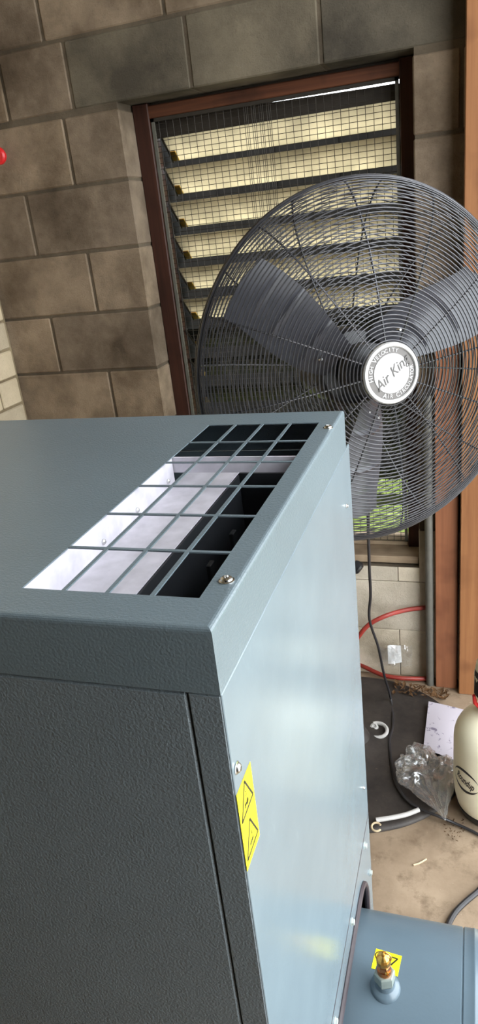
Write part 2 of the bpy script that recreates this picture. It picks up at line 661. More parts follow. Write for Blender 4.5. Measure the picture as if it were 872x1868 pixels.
# mesh screen
mx0, mx1, mz0, mz1 = WX0 + 0.058, WX1 - 0.048, WZ0 + 0.048, WZ1 - 0.047
my = wf + 0.012
MB().box((mx0, my - 0.004, mz0), (mx0 + 0.010, my + 0.004, mz1)).build('screen_edge', 'pipe', window)
MB().box((mx1 - 0.010, my - 0.004, mz0), (mx1, my + 0.004, mz1)).build('screen_edge', 'pipe', window)
MB().box((mx0, my - 0.004, mz1 - 0.010), (mx1, my + 0.004, mz1)).build('screen_edge', 'mesh_wire', window)
ms = MB()
w = 0.0009


def wire_v(x):
    ms.tube([(x, my, mz0), (x, my, mz1)], w, 4, caps=False, smooth=False)


x = mx0
while x < mx1:
    wire_v(x)
    x += 0.0245
x = -0.69
while x < -0.60:                     # the two sheets of mesh overlap here
    wire_v(x)
    x += 0.0122
z = mz0
while z < mz1:
    ms.tube([(mx0, my + 0.0015, z), (mx1, my + 0.0015, z)], w, 4, caps=False, smooth=False)
    z += 0.0165
tag(ms.build('wire_mesh', 'mesh_wire', window), kind='stuff')
# louvres
ly = wf + 0.055
lp = 0.1065
tilt = math.radians(41)
LL = 0.118
zb = 1.885
i = 0
lx0, lx1 = WX0 + 0.068, WX1 - 0.058
for xx in (WX0 + 0.002, WX1 - 0.050):
    MB().box((xx, wf + 0.0755, WZ0 + 0.03), (xx + 0.048, wf + 0.165, WZ1 - 0.003)).build('side_gap_filler', 'hedge', window)  # near-black strips added to stop outside light at the slat ends
ztop = zb + LL * math.sin(tilt)
while ztop > 0.655:
    mt = Matrix.Translation((0, ly, ztop)) @ Matrix.Rotation(-tilt, 4, 'X')
    MB().box((lx0, 0, -0.0025), (lx1, LL, 0.0025), 0, mt).build('louvre_slat', 'frost' if i < 6 else 'smoke', window)
    for xx, sgn in ((lx0, -1), (lx1, 1)):
        MB().box((min(xx, xx + sgn * 0.006), -0.004, -0.006), (max(xx, xx + sgn * 0.006), LL + 0.003, 0.006), 0, mt).build('louvre_clip', 'mesh_wire', window)
        if sgn < 0:
            MB().box((xx, LL - 0.045, -0.0075), (xx + 0.022, LL - 0.004, -0.0028), 0.001, mt).build('clip_tab', 'brass', window)
    i += 1
    ztop -= lp

# outside the window
tag(MB().box((-30, D + 0.25, -0.25), (40, 40, -0.12)).build('ground_lawn', 'grass'), kind='structure')
tag(MB().box((XR, -30, -0.14), (40, D + 0.25, -0.02)).build('ground_apron', 'apron'), kind='structure')
fence = empty('board_fence', (-0.7, 4.75, -0.12))
tag(fence, 'tall dark close-boarded fence standing outside the louvre window', 'fence')
for k in range(32):
    xx = -4.2 + k * 0.2
    yy = 4.745 + 0.012 * (k % 2)
    MB().box((xx - 0.01, yy, -0.12), (xx + 0.21, yy + 0.012, 2.235 + random.uniform(-0.01, 0.01)), 0.002).build('board', 'hedge', fence)
for zz in (0.4, 1.9):
    MB().box((-4.2, 4.776, zz), (2.2, 4.82, zz + 0.09)).build('rail', 'hedge', fence)

# ================================================================== THE CABINET
T = H - 0.30                # top of the lid
CX0, CX1, CY0, CY1 = -1.03, -0.197, 0.4525, 1.112
cab = empty('compressor_cabinet', (-0.6, 0.78, 0))
tag(cab, 'large slate grey textured steel machine cabinet with slotted lid grille and side tank', 'machine')

# lid: sheet with 4 x 6 openings, rolled edge, skirt
gx0, gpx, gy0, gpy = -0.4065, 0.0455, 0.500, 0.0905
bar = 0.0022
xs = [CX0 + 0.005]
for k in range(4):
    xs += [gx0 + k * gpx + (bar if k else 0), gx0 + (k + 1) * gpx - (bar if k < 3 else 0)]
xs.append(CX1 - 0.005)
ys = [CY0 + 0.005]
for k in range(6):
    ys += [gy0 + k * gpy + (bar if k else 0), gy0 + (k + 1) * gpy - (bar if k < 5 else 0)]
ys.append(CY1 - 0.005)
bm = bmesh.new()
gv = [[bm.verts.new((x, y, T)) for y in ys] for x in xs]
for a in range(len(xs) - 1):
    for b in range(len(ys) - 1):
        if a % 2 == 1 and b % 2 == 1:
            continue
        bm.faces.new((gv[a][b], gv[a + 1][b], gv[a + 1][b + 1], gv[a][b + 1]))
loop = [gv[a][0] for a in range(len(xs))] + [gv[-1][b] for b in range(1, len(ys))] + \
       [gv[a][-1] for a in range(len(xs) - 2, -1, -1)] + [gv[0][b] for b in range(len(ys) - 2, 0, -1)]
prev = loop
prof = [(0.005 * math.sin(a), 0.005 * (1 - math.cos(a))) for a in (math.pi / 8, math.pi / 4, 3 * math.pi / 8, math.pi / 2)] + [(0.005, 0.065), (0.003, 0.0655)]
for ox, dz in prof:
    cur = []
    for v in loop:
        px, py = v.co.x, v.co.y
        qx = px - ox if abs(px - xs[0]) < 1e-6 else px + ox if abs(px - xs[-1]) < 1e-6 else px
        qy = py - ox if abs(py - ys[0]) < 1e-6 else py + ox if abs(py - ys[-1]) < 1e-6 else py
        cur.append(bm.verts.new((qx, qy, T - dz)))
    n = len(loop)
    for k in range(n):
        f = bm.faces.new((prev[k], prev[(k + 1) % n], cur[(k + 1) % n], cur[k]))
    prev = cur
bmesh.ops.recalc_face_normals(bm, faces=bm.faces)
if max(bm.faces, key=lambda f: f.calc_center_median().z).normal.z < 0:
    bmesh.ops.reverse_faces(bm, faces=bm.faces)
for v in bm.verts:
    v.co -= cab.location
me = bpy.data.meshes.new('lid')
bm.to_mesh(me)
bm.free()
me.materials.append(M['paint_top'])
lid = bpy.data.objects.new('lid', me)
COL.objects.link(lid)
lid.parent = cab
so = lid.modifiers.new('sheet', 'SOLIDIFY')
so.thickness = 0.0016
so.offset = -1

# front: door and corner post, then side panel, base panel, back and far side
ZS = T - 0.0665
MB().box((CX0 + 0.004, CY0 + 0.0006, 0.06), (-0.2290, CY0 + 0.022, ZS - 0.001), 0.0024).build('door', 'paint_front', cab)
MB().box((-0.2273, CY0 + 0.0004, 0.06), (CX1 - 0.0005, CY0 + 0.030, ZS), 0.0012).build('corner_post', 'paint_front', cab)
SP = 0.486
MB().box((CX1 - 0.003, CY0 + 0.0012, SP), (CX1 + 0.0006, 1.137, ZS + 0.001), 0.0008).build('side_panel', 'paint_side', cab)
# base panel with the arched cut-out for the tank
ay0, ay1, az = 0.655, 1.062, 0.419
ra = 0.085
arch = [(ay0, 0.04)]
for k in range(9):
    a = math.pi - k * math.pi / 16
    arch.append((ay0 + ra + ra * math.cos(a), az - ra + ra * math.sin(a)))
for k in range(9):
    a = math.pi / 2 - k * math.pi / 16
    arch.append((ay1 - ra + ra * math.cos(a), az - ra + ra * math.sin(a)))
arch.append((ay1, 0.04))
outer = [(1.142, 0.04), (1.142, SP - 0.0045), (CY0 + 0.001, SP - 0.0045), (CY0 + 0.001, 0.04)]
MB().poly_prism([(CX1 - 0.0025, y, z) for y, z in arch + outer], (0.0026, 0, 0)).build('base_panel', 'paint_side', cab)
MB().box((CX1 - 0.002, CY0 + 0.002, SP - 0.0042), (CX1 + 0.0008, 1.139, SP - 0.0004)).build('seam_shade_strip', 'rubber', cab)  # dark strip added to stand in for the seam's shade line
MB().tube([(CX1 + 0.002, y, z) for y, z in arch], 0.0058, 8).build('edge_gasket', 'rubber', cab)
MB().box((CX0, CY1 - 0.003, 0.04), (CX1 - 0.004, CY1, ZS)).build('back_panel', 'paint_side', cab)
MB().box((CX0, CY0 + 0.03, 0.04), (CX0 + 0.003, CY1 - 0.004, ZS)).build('far_side_panel', 'paint_side', cab)
MB().box((CX0 + 0.004, CY0 + 0.03, 0.04), (CX1 - 0.004, CY1 - 0.004, 0.05)).build('floor_pan', 'inner_dark', cab)
for xx in (CX0 + 0.05, CX1 - 0.09):
    for yy in (CY0 + 0.06, CY1 - 0.1):
        MB().box((xx, yy, 0), (xx + 0.05, yy + 0.05, 0.041), 0.003).build('foot', 'rubber', cab)

# inside, seen through the grille
pz = T - 0.043
MB().box((-0.4120, 0.46, pz - 0.004), (-0.4105, 0.890, T - 0.003)).build('duct_wall', 'inner_white', cab)
MB().box((-0.4104, 0.46, pz - 0.002), (-0.328, 0.944, pz)).build('duct_plate', 'inner_white', cab)
MB().box((-0.412, 0.893, T - 0.027), (-0.222, 0.896, T - 0.004)).build('cross_lip', 'inner_white', cab)
MB().box((-0.412, 0.94, T - 0.16), (-0.21, 0.945, pz - 0.003)).build('inner_bulkhead', 'inner_dark', cab)
MB().box((-0.327, 0.47, pz - 0.12), (-0.325, 0.93, pz - 0.002)).build('inner_skirt', 'inner_dark', cab)
MB().box((-0.60, 0.47, T - 0.35), (-0.22, 1.10, T - 0.34)).build('inner_shelf', 'inner_dark', cab)
mo = MB()
mo.lathe([(0.0, 0), (0.05, 0), (0.055, 0.004), (0.055, 0.06), (0.03, 0.07), (0.0, 0.07)], 24, Matrix.Translation((-0.262, 0.84, T - 0.20)), caps=False)
mo.build('fan_motor', 'inner_dark', cab)
for yy in (0.61, 0.70, 0.79):
    MB().box((-0.300, yy, T - 0.19), (-0.294, yy + 0.016, T - 0.075), 0.001).build('bracket', 'inner_dark', cab)
for yy in (0.665, 0.76, 0.865):
    MB().lathe([(0.0001, 0), (0.0035, 0), (0.0035, 0.002), (0.002, 0.0035), (0.0001, 0.0035)], 10,
               Matrix.Translation((-0.4105, yy, T - 0.03)) @ Matrix.Rotation(math.pi / 2, 4, 'Y'), caps=False).build('duct_screw', 'steel', cab)


def screw(parent, mtx, r=0.0062, name='screw'):
    b = MB()
    b.lathe([(r * 1.2, 0), (r * 1.2, 0.0008), (r * 0.95, 0.0014), (r * 0.85, 0.003), (r * 0.55, 0.0042), (r * 0.42, 0.0043), (r * 0.36, 0.0024), (0.0001, 0.0024)],
            20, mtx, caps=False)
    return b.build(name, 'steel', parent)


for x_, y_ in ((-0.2099, 0.5332), (-0.2050, 1.0126)):
    screw(cab, Matrix.Translation((x_, y_, T)))
RY = Matrix.Rotation(math.pi / 2, 4, 'Y')
screw(cab, Matrix.Translation((CX1 + 0.0006, 0.4632, 1.2181)) @ RY, 0.0052)
for y_, z_ in ((1.078, 1.216), (1.0916, 0.597)):
    screw(cab, Matrix.Translation((CX1 + 0.0006, y_, z_)) @ RY, 0.0030)
for y_, z_ in ((0.721, 0.4573), (0.902, 0.4561), (1.0735, 0.4603), (0.54, 0.457), (1.120, 0.330)):
    bb = MB()
    mt = Matrix.Translation((CX1 + 0.0002, y_, z_)) @ RY
    bb.lathe([(0.0075, 0), (0.0075, 0.001), (0.0001, 0.001)], 16, mt, caps=False)
    bb.lathe([(0.0055, 0.001), (0.0055, 0.005), (0.0045, 0.0056), (0.0001, 0.0056)], 6, mt, caps=False, smooth=False)
    bb.build('base_bolt', 'zinc', cab)

# warning sticker on the side panel, two triangles
X1 = CX1 + 0.0007


def bar2(mb, f, p, q, w_, h0, h1, n=1):
    """thin bar p-q in surface coordinates mapped through f(u, v, height)"""
    p, q = Vector(p), Vector(q)
    d = (q - p).normalized()
    nn_ = Vector((-d.y, d.x)) * w_ / 2
    for k in range(n):
        a, b = p.lerp(q, k / n), p.lerp(q, (k + 1) / n)
        c4 = [a - nn_, b - nn_, b + nn_, a + nn_]
        vs_ = [f(c.x, c.y, h0) for c in c4] + [f(c.x, c.y, h1) for c in c4]
        mb.add(vs_, [(0, 3, 2, 1), (4, 5, 6, 7), (0, 1, 5, 4), (1, 2, 6, 5), (2, 3, 7, 6), (3, 0, 4, 7)])


def sticker(parent, f, u0, u1, v0, v1, tris, marks, nu=1):
    mb = MB()
    P = []
    N1, N2 = 4, 6
    for a in range(N1 + 1):
        for b in range(N2 + 1):
            P.append((u0 + (u1 - u0) * a / N1, v0 + (v1 - v0) * b / N2))
    vs_ = [f(u, v, 0.0) for u, v in P] + [f(u, v, 0.0003) for u, v in P]
    n0 = len(P)
    fs = []
    for a in range(N1):
        for b in range(N2):
            i0, i1, i2, i3 = a * (N2 + 1) + b, (a + 1) * (N2 + 1) + b, (a + 1) * (N2 + 1) + b + 1, a * (N2 + 1) + b + 1
            fs.append((i0 + n0, i1 + n0, i2 + n0, i3 + n0))
            fs.append((i0, i3, i2, i1))
    mb.add(vs_, fs)
    st = mb.build('warning_sticker', 'yellow', parent)
    ink = MB()
    for tri in tris:
        for k in range(3):
            bar2(ink, f, tri[k], tri[(k + 1) % 3], 0.0024 if k == 0 else 0.0028, 0.0003, 0.0005, 2)
    for p, q, w_ in marks:
        bar2(ink, f, p, q, w_, 0.0003, 0.0005)
    ink.build('warning_symbol', 'ink', st)
    return st


t1 = [(0.4759, 1.1906), (0.4935, 1.1585), (0.4577, 1.1572)]
t2 = [(0.4766, 1.1438), (0.4940, 1.1105), (0.4581, 1.1095)]
mk = [((0.4700, 1.1660), (0.4800, 1.1655), 0.003), ((0.4780, 1.1690), (0.4765, 1.1625), 0.0025), ((0.4690, 1.1640), (0.4720, 1.1672), 0.002),
      ((0.4745, 1.1790), (0.4775, 1.1770), 0.001), ((0.4735, 1.1745), (0.4785, 1.1740), 0.0008),
      ((0.4700, 1.1172), (0.4800, 1.1182), 0.0032), ((0.4765, 1.1290), (0.4780, 1.1230), 0.0012)]
sticker(cab, lambda u, v, h: Vector((X1 + h, u, v)), 0.4534, 0.4977, 1.1007, 1.1945, [t1, t2], mk)

# the receiver tank that comes out of the base
TYC, TZC, TR = 0.868, H - 1.455, 0.200
XS = 0.0005                 # weld seam between shell and head
tm = Matrix.Translation((0, TYC, TZC)) @ RY
tank = MB().lathe([(0.001, -0.62), (0.12, -0.60), (0.19, -0.55), (TR, -0.50), (TR, XS - 0.003), (TR - 0.0015, XS - 0.0015), (TR - 0.0015, XS)],
                  96, tm, caps=False).build('tank', 'paint_tank', cab)
hp = [(TR - 0.0015, XS), (TR + 0.0008, XS + 0.0015), (TR + 0.0008, XS + 0.016), (TR + 0.0018, XS + 0.018), (TR + 0.0018, XS + 0.021), (TR + 0.0004, XS + 0.023), (TR, XS + 0.034)]
for k in range(1, 11):
    a = k / 10 * math.pi / 2
    hp.append((max(0.001, TR * math.cos(a)), XS + 0.034 + 0.085 * math.sin(a)))
MB().lathe(hp, 96, tm, caps=False).build('tank_head', 'paint_tank', tank)
for xx in (-0.10, -0.45):
    MB().box((xx - 0.02, TYC - 0.12, 0.0), (xx + 0.02, TYC + 0.12, 0.06), 0.003).build('tank_foot', 'paint_tank', tank)


def on_tank(x_, s, h):
    """x along the tank, s arc length from its crown, h above the surface"""
    a = s / TR
    return Vector((x_, TYC + (TR + h) * math.sin(a), TZC + (TR + h) * math.cos(a)))


va = (0.8260 - TYC) / TR
va = math.asin(va)
vn = Vector((0, math.sin(va), math.cos(va)))
vp = Vector((-0.1285, TYC, TZC)) + vn * (TR - 0.002)
rot = Vector((0, 0, 1)).rotation_difference(Vector((0.0, math.sin(va) * 0.45, 1)).normalized()).to_matrix().to_4x4()
vm = Matrix.Translation(vp) @ rot @ Matrix.Diagonal((1, 1, 1.14, 1))
MB().lathe([(0.0265, -0.004), (0.0262, 0.002), (0.0235, 0.006), (0.0185, 0.0085), (0.0172, 0.010), (0.0168, 0.020), (0.001, 0.020)], 40, vm, caps=False).build('weld_collar', 'paint_tank', tank)
MB().lathe([(0.0150, 0.0195), (0.0182, 0.0215), (0.0182, 0.0400), (0.0165, 0.0425), (0.001, 0.0425)], 6, vm @ Matrix.Rotation(0.35, 4, 'Z'), caps=False, smooth=False).build('hex_socket', 'hex_steel', tank)
MB().lathe([(0.0125, 0.0420), (0.0128, 0.0470), (0.0118, 0.0500), (0.0118, 0.0510), (0.001, 0.0510)], 28, vm, caps=False).build('valve_body', 'copper', tank)
MB().lathe([(0.0112, 0.0505), (0.0120, 0.0520), (0.0120, 0.0610), (0.0105, 0.0630), (0.001, 0.0630)], 6, vm, caps=False, smooth=False).build('valve_hex', 'copper', tank)
MB().lathe([(0.0035, 0), (0.0035, 0.003), (0.0022, 0.0032), (0.0022, 0.0012), (0.0001, 0.0012)], 14, vm @ Matrix.Translation((0.006, -0.0105, 0.0560)) @ Matrix.Rotation(math.pi / 2, 4, 'X') @ Matrix.Rotation(0.5, 4, 'Y'), caps=False).build('vent_port', 'brass', tank)
MB().lathe([(0.0085, 0.0628), (0.0085, 0.0645), (0.0122, 0.0665), (0.0126, 0.0700), (0.0122, 0.0750), (0.0105, 0.0790), (0.0070, 0.0815), (0.0035, 0.0835), (0.0030, 0.0870), (0.0012, 0.0900), (0.0001, 0.0900)],
           14, vm, caps=False, smooth=False).build('valve_cap', 'brass', tank)
MB().tube([vm @ Vector((0.0135 * math.cos(a), 0.0135 * math.sin(a) * 0.25, 0.079 + 0.0085 * math.sin(a))) for a in [k * math.pi / 8 for k in range(16)]], 0.0011, 6, closed=True).build('pull_ring', 'brass', tank)

cs, sn = math.cos(-0.10), math.sin(-0.10)


def tank_st(u, v, h):
    return on_tank(-0.1305 + u * cs - v * sn, 0.0000 + u * sn + v * cs, h + 0.0003)


sticker(tank, tank_st, -0.0235, 0.0235, -0.0195, 0.0195, [[(-0.016, 0.0115), (0.0175, 0.0115), (0.001, -0.0150)]],
        [((0.001, 0.004), (0.001, -0.006), 0.0018)])

# ================================================================== THE FAN
FC = Vector((-0.222, 1.62, H - 0.345))
FN = Vector((0.573, -0.816, 0.07)).normalized()
FR = Vector((0, 0, 1)).cross(FN).normalized()
FU = FN.cross(FR)
FM = Matrix((FR, FU, FN)).transposed().to_4x4()
FM = Matrix.Translation(FC) @ FM
RR = 0.405
BASE = Vector((-0.362, 1.885, 0))
fan = empty('pedestal_fan', BASE)
tag(fan, 'large black pedestal fan with round wire guard and silver centre badge', 'fan')


def fl_(r, a, z_):
    a = math.radians(a)
    return FM @ Vector((r * math.cos(a), r * math.sin(a), z_))


def gz(r):
    q = min(1.0, r / RR)
    return 0.092 * (1 - q ** 3.6) ** 0.62


# ring radii evenly spaced along the curved profile
def ring_radii(n_, zf, r0):
    S, pts = [0.0], [(r0, zf(r0))]
    K = 600
    for k in range(1, K + 1):
        r = r0 + (RR - r0) * (1 - (1 - k / K) ** 1.6)
        z_ = zf(r)
        S.append(S[-1] + math.hypot(r - pts[-1][0], z_ - pts[-1][1]))
        pts.append((r, z_))
    out, j = [], 0
    for k in range(n_):
        t = S[-1] * k / n_
        while S[j] < t:
            j += 1
        out.append(pts[j])
    return out


def guard(zf, n_, r0, wr, sides=6):
    g_ = MB()
    for r, z_ in ring_radii(n_, zf, r0):
        seg = 48 if r < 0.15 else 84
        g_.tube([fl_(r, 360 * k / seg, z_) for k in range(seg)], wr, sides, closed=True)
    return g_


tag(guard(gz, 42, 0.070, 0.0015).build('front_guard', 'wire', fan), kind='stuff')
rz = lambda r: -0.012 - 0.105 * (1 - min(1, r / RR) ** 4) ** 0.6
tag(guard(rz, 34, 0.075, 0.00125, 5).build('rear_guard', 'wire', fan), kind='stuff')
rim = MB()
for zz in (0.0, -0.012):
    rim.tube([fl_(RR, 360 * k / 96, zz) for k in range(96)], 0.0042, 8, closed=True)
rim.build('guard_rim', 'wire', fan)
for k in range(12):
    a = 5 + 30 * k
    rs = [0.055 + (RR - 0.055) * (1 - (1 - t / 16) ** 1.5) for t in range(17)]
    MB().tube([fl_(r, a, gz(r) - 0.0030) for r in rs], 0.0021, 6).build('guard_rib', 'wire', fan)
for k in range(12):
    a = 20 + 30 * k
    rs = [0.07 + (RR - 0.07) * (1 - (1 - t / 14) ** 1.5) for t in range(15)]
    MB().tube([fl_(r, a, rz(r) + 0.0028) for r in rs], 0.0021, 6).build('rear_guard_rib', 'wire', fan)

# badge
HZ = 0.094
MB().lathe([(0.054, -0.006), (0.066, -0.006), (0.0665, 0.002), (0.064, 0.0055), (0.0585, 0.0065), (0.0565, 0.0045), (0.0565, 0.002), (0.0001, 0.002)], 64,
           FM @ Matrix.Translation((0, 0, HZ)), caps=False).build('badge', 'badge_silver', fan)
badge = [o for o in bpy.data.objects if o.name == 'badge'][0]
MB().lathe([(0.0563, 0.0016), (0.0563, 0.0026), (0.0001, 0.0026)], 64, FM @ Matrix.Translation((0, 0, HZ)), caps=False).build('badge_ring', 'badge_dark', badge)
MB().lathe([(0.0425, 0.0024), (0.0425, 0.0040), (0.0415, 0.0044), (0.0001, 0.0044)], 64, FM @ Matrix.Translation((0, 0, HZ)), caps=False).build('badge_face', 'badge_white', badge)
tx = MB()
vs_, fs = text_geo('Air King', 0.0280, 0.35, 0.0006, 0.0)
th = math.radians(36)
for_m = FM @ Matrix.Translation((0.0, 0.0, HZ + 0.0050)) @ Matrix.Rotation(th, 4, 'Z')
tx.add([for_m @ Vector((v.x, v.y * 1.12, v.z)) for v in vs_], fs)
tx.build('badge_script', 'badge_grey', badge)


def arc_text(s, mid, step, inward, nm):
    arc = MB()
    n_ = len(s)
    for k, ch in enumerate(s):
        if ch == ' ':
            continue
        big = k == 0 or s[k - 1] == ' '
        vs__, fs__ = text_geo(ch, 0.0145 if big else 0.0118, 0, 0.0005, 0.0)
        if inward:
            a = mid + (k - (n_ - 1) / 2) * step
            R_ = Matrix.Rotation(math.radians(a + 90), 4, 'Z')
        else:
            a = mid - (k - (n_ - 1) / 2) * step
            R_ = Matrix.Rotation(math.radians(a - 90), 4, 'Z')
        c_ = Matrix.Translation((0.0495 * math.cos(math.radians(a)), 0.0495 * math.sin(math.radians(a)), HZ + 0.0032))
        mm = FM @ c_ @ R_
        arc.add([mm @ v for v in vs__], fs__)
    tag(arc.build(nm, 'badge_white', badge), kind='stuff')


arc_text('HIGH VELOCITY', 130, 9.6, False, 'upper_lettering')
arc_text('AIR CIRCULATOR', -52, 9.4, True, 'lower_lettering')

# blades
for k in range(3):
    rootA = 142 - 120 * k
    mb = MB()
    NR, NA = 56, 8
    vs_ = []
    for i_ in range(NR + 1):
        t = i_ / NR
        r = 0.075 + 0.282 * t
        # angular limits (degrees about the blade axis); wide at the root, square tip
        lo = -11.5 - 4 * (1 - t) - 3 * math.sin(math.pi * t)
        hi = 11.0 + 32 * (1 - t) ** 1.7
        half = 1.0
        for j_ in range(NA + 1):
            u = j_ / NA
            a = rootA + lo + (hi - lo) * u
            rr = r
            if i_ == NR:
                rr = r - 0.012 * (abs(u - 0.5) * 2) ** 5
            zz = -0.030 + (0.5 - u) * (0.080 - 0.030 * t) + 0.010 * math.sin(math.pi * u)
            env = min(1.0, 6 * u, 4 * (1 - u))
            for rc, hh, ww in ((0.150, 0.0075, 0.0060), (0.240, 0.0060, 0.0050), (0.300, 0.002, 0.006)):
                zz += env * hh * math.exp(-((r - rc) / ww) ** 2)
            vs_.append(fl_(rr, a, zz))
    n_ = len(vs_)
    back = [v - FN * 0.0022 for v in vs_]
    fs = []
    for i_ in range(NR):
        for j_ in range(NA):
            q = (i_ * (NA + 1) + j_, (i_ + 1) * (NA + 1) + j_, (i_ + 1) * (NA + 1) + j_ + 1, i_ * (NA + 1) + j_ + 1)
            fs.append(q)
            fs.append(tuple(x_ + n_ for x_ in q[::-1]))
    edge = [j_ for j_ in range(NA + 1)] + [i_ * (NA + 1) + NA for i_ in range(1, NR + 1)] + \
           [NR * (NA + 1) + j_ for j_ in range(NA - 1, -1, -1)] + [i_ * (NA + 1) for i_ in range(NR - 1, 0, -1)]
    for a_, b_ in zip(edge, edge[1:] + edge[:1]):
        fs.append((a_, a_ + n_, b_ + n_, b_))
    mb.add(vs_ + back, fs, True)
    bl = mb.build('blade', 'blade', fan)
    for rr, aa in ((0.100, 6), (0.118, 18), (0.120, -4)):
        p_ = fl_(rr, rootA + aa, -0.018)
        MB().lathe([(0.0042, -0.01), (0.0042, 0.002), (0.0028, 0.004), (0.0001, 0.0042)], 10, Matrix.Translation(p_) @ FM.to_3x3().to_4x4(), caps=False).build('rivet', 'steel', bl)
MB().lathe([(0.001, -0.05), (0.055, -0.05), (0.06, -0.045), (0.06, -0.005), (0.045, 0.005), (0.02, 0.008), (0.02, 0.03), (0.001, 0.03)], 40, FM, caps=False).build('hub', 'black', fan)
mot = MB().lathe([(0.02, -0.06), (0.085, -0.075), (0.092, -0.085), (0.092, -0.22), (0.080, -0.25), (0.03, -0.26), (0.001, -0.26)], 40, FM, caps=False)
mot.build('motor', 'black', fan)
neck = FC - FN * 0.20
MB().tube([neck - Vector((0, 0, 0.05)), (neck + Vector((BASE.x, BASE.y, neck.z))) / 2 - Vector((0, 0, 0.13)), Vector((BASE.x, BASE.y, neck.z - 0.20))], [0.024, 0.022, 0.022], 12).build('yoke', 'black', fan)
MB().tube([(BASE.x, BASE.y, 0.03), (BASE.x, BASE.y, 0.75)], 0.021, 20).build('pole', 'black', fan)
MB().tube([(BASE.x, BASE.y, 0.75), (BASE.x, BASE.y, neck.z - 0.19)], 0.016, 20).build('upper_pole', 'black', fan)
MB().tube([(BASE.x, BASE.y, 0.70), (BASE.x, BASE.y, 0.76)], 0.029, 20).build('pole_collar', 'black', fan)
kn = Vector((-0.318, 1.862, 0.690))
MB().tube([(BASE.x + 0.012, BASE.y - 0.012, 0.71), kn], 0.006, 8).build('clamp_stem', 'black', fan)
kd = (kn - Vector((BASE.x + 0.012, BASE.y - 0.012, 0.71))).normalized()
MB().lathe([(0.004, -0.014), (0.016, -0.012), (0.019, -0.004), (0.019, 0.010), (0.014, 0.015), (0.001, 0.015)], 12,
           Matrix.Translation(kn) @ Vector((0, 0, 1)).rotation_difference(kd).to_matrix().to_4x4(), caps=False).build('clamp_knob', 'black', fan)
bm_ = Matrix.Translation(BASE)
MB().lathe([(0.001, 0.0), (0.370, 0.0), (0.372, 0.003), (0.371, 0.008), (0.367, 0.012), (0.359, 0.0135), (0.30, 0.016), (0.20, 0.019), (0.10, 0.026), (0.055, 0.04), (0.04, 0.07), (0.026, 0.075), (0.001, 0.075)],
           96, bm_, caps=False).build('base_plate', 'base', fan)
# mains cord: hangs from the motor, lies over the base, leaves over the floor
zf = 0.026
cp = [neck + Vector((0.02, 0.05, -0.07)), at(668, 900, 1, 1.80), at(672, 980, 1, 1.83), at(674, 1040, 1, 1.86), at(676, 1085, 1, 1.89), at(674, 1130, 1, 1.93), at(690, 1180, 1, 1.985), at(700, 1228, 1, 2.04)]
for p in ((713, 1275), (717, 1320), (711, 1350), (714, 1390), (722, 1428), (742, 1459), (772, 1478), (800, 1489)):
    cp.append(at(p[0], p[1], 2, zf))
cp += [at(830, 1502, 2, 0.012), at(872, 1522, 2, 0.007), at(930, 1560, 2, 0.007), at(1000, 1640, 2, 0.007)]
MB().tube(bez(cp, 6), 0.0044, 8).build('power_cord', 'cable', fan)

# ================================================================== TIMBER, PIPE, HOSE
o = MB().box((-0.0310, 2.215, 0.0), (0.105, D - 0.005, CEIL), 0.003).build('timber_post', 'post_wood')
tag(o, 'full-height orange pine post standing against the block wall', 'post')
pk = MB().box((-0.1125, 2.245, 0.0), (-0.0385, D - 0.006, 1.27), 0.002).build('timber_plank', 'plank_wood')
tag(pk, 'short red-brown timber plank upright between grey conduit and pine post', 'plank')
o = MB().tube([(-0.1335, D - 0.040, 0.0), (-0.1335, D - 0.040, 1.1)], 0.0140, 16).build('conduit_pipe', 'pipe')
tag(o, 'grey vertical conduit pipe beside the red-brown plank', 'pipe')
hz_ = [at(791, 1106, 1, 2.2895), at(780, 1108, 1, 2.289), at(740, 1113, 1, 2.27), at(705, 1123, 1, 2.22), at(675, 1138, 1, 2.20), at(655, 1160, 1, 2.19), at(642, 1185, 1, 2.20), at(652, 1208, 2, 0.045), at(672, 1220, 2, 0.03),
       at(700, 1232, 2, 0.026), at(730, 1237, 2, 0.024), at(760, 1238, 2, 0.018), at(778, 1238, 2, 0.012)]
o = MB().tube(bez(hz_, 8), 0.0082, 10).build('air_hose', 'red')
tag(o, 'red rubber air hose looped against the wall behind the fan base', 'hose')
kb = MB()
km = Matrix.Translation((-1.500, D - 0.001, 1.9526)) @ Matrix.Rotation(math.pi / 2, 4, 'X')
kb.lathe([(0.010, -0.001), (0.010, 0.02), (0.024, 0.022), (0.027, 0.028), (0.027, 0.036), (0.022, 0.042), (0.001, 0.044)], 28, km, caps=False)
tag(kb.build('wall_knob', 'red_plastic'), 'round red knob mounted on the concrete block wall', 'knob')

# ================================================================== SPRAYER
SX, SY = 0.072, 1.690
spr = empty('pump_sprayer', (SX, SY, 0))
tag(spr, 'cream plastic pump garden sprayer with black printed logo, standing on the floor', 'sprayer')
SR = 0.108
sm_ = Matrix.Translation((SX, SY, 0))
bp_ = [(0.001, 0.010), (0.070, 0.010), (0.086, 0.016), (0.097, 0.034), (0.104, 0.065), (SR, 0.11), (SR, 0.255)]
for k in range(1, 9):
    a = k / 8 * math.pi / 2
    bp_.append((0.034 + (SR - 0.034) * math.cos(a), 0.255 + 0.090 * math.sin(a)))
bp_ += [(0.033, 0.352), (0.001, 0.352)]
sbody = MB().lathe(bp_, 64, sm_, caps=False).build('tank_body', 'cream', spr)
MB().lathe([(0.001, 0.0), (0.082, 0.0), (0.090, 0.006), (0.0985, 0.030), (0.0965, 0.036), (0.084, 0.018), (0.001, 0.018)], 64, sm_, caps=False).build('foot_ring', 'black', spr)
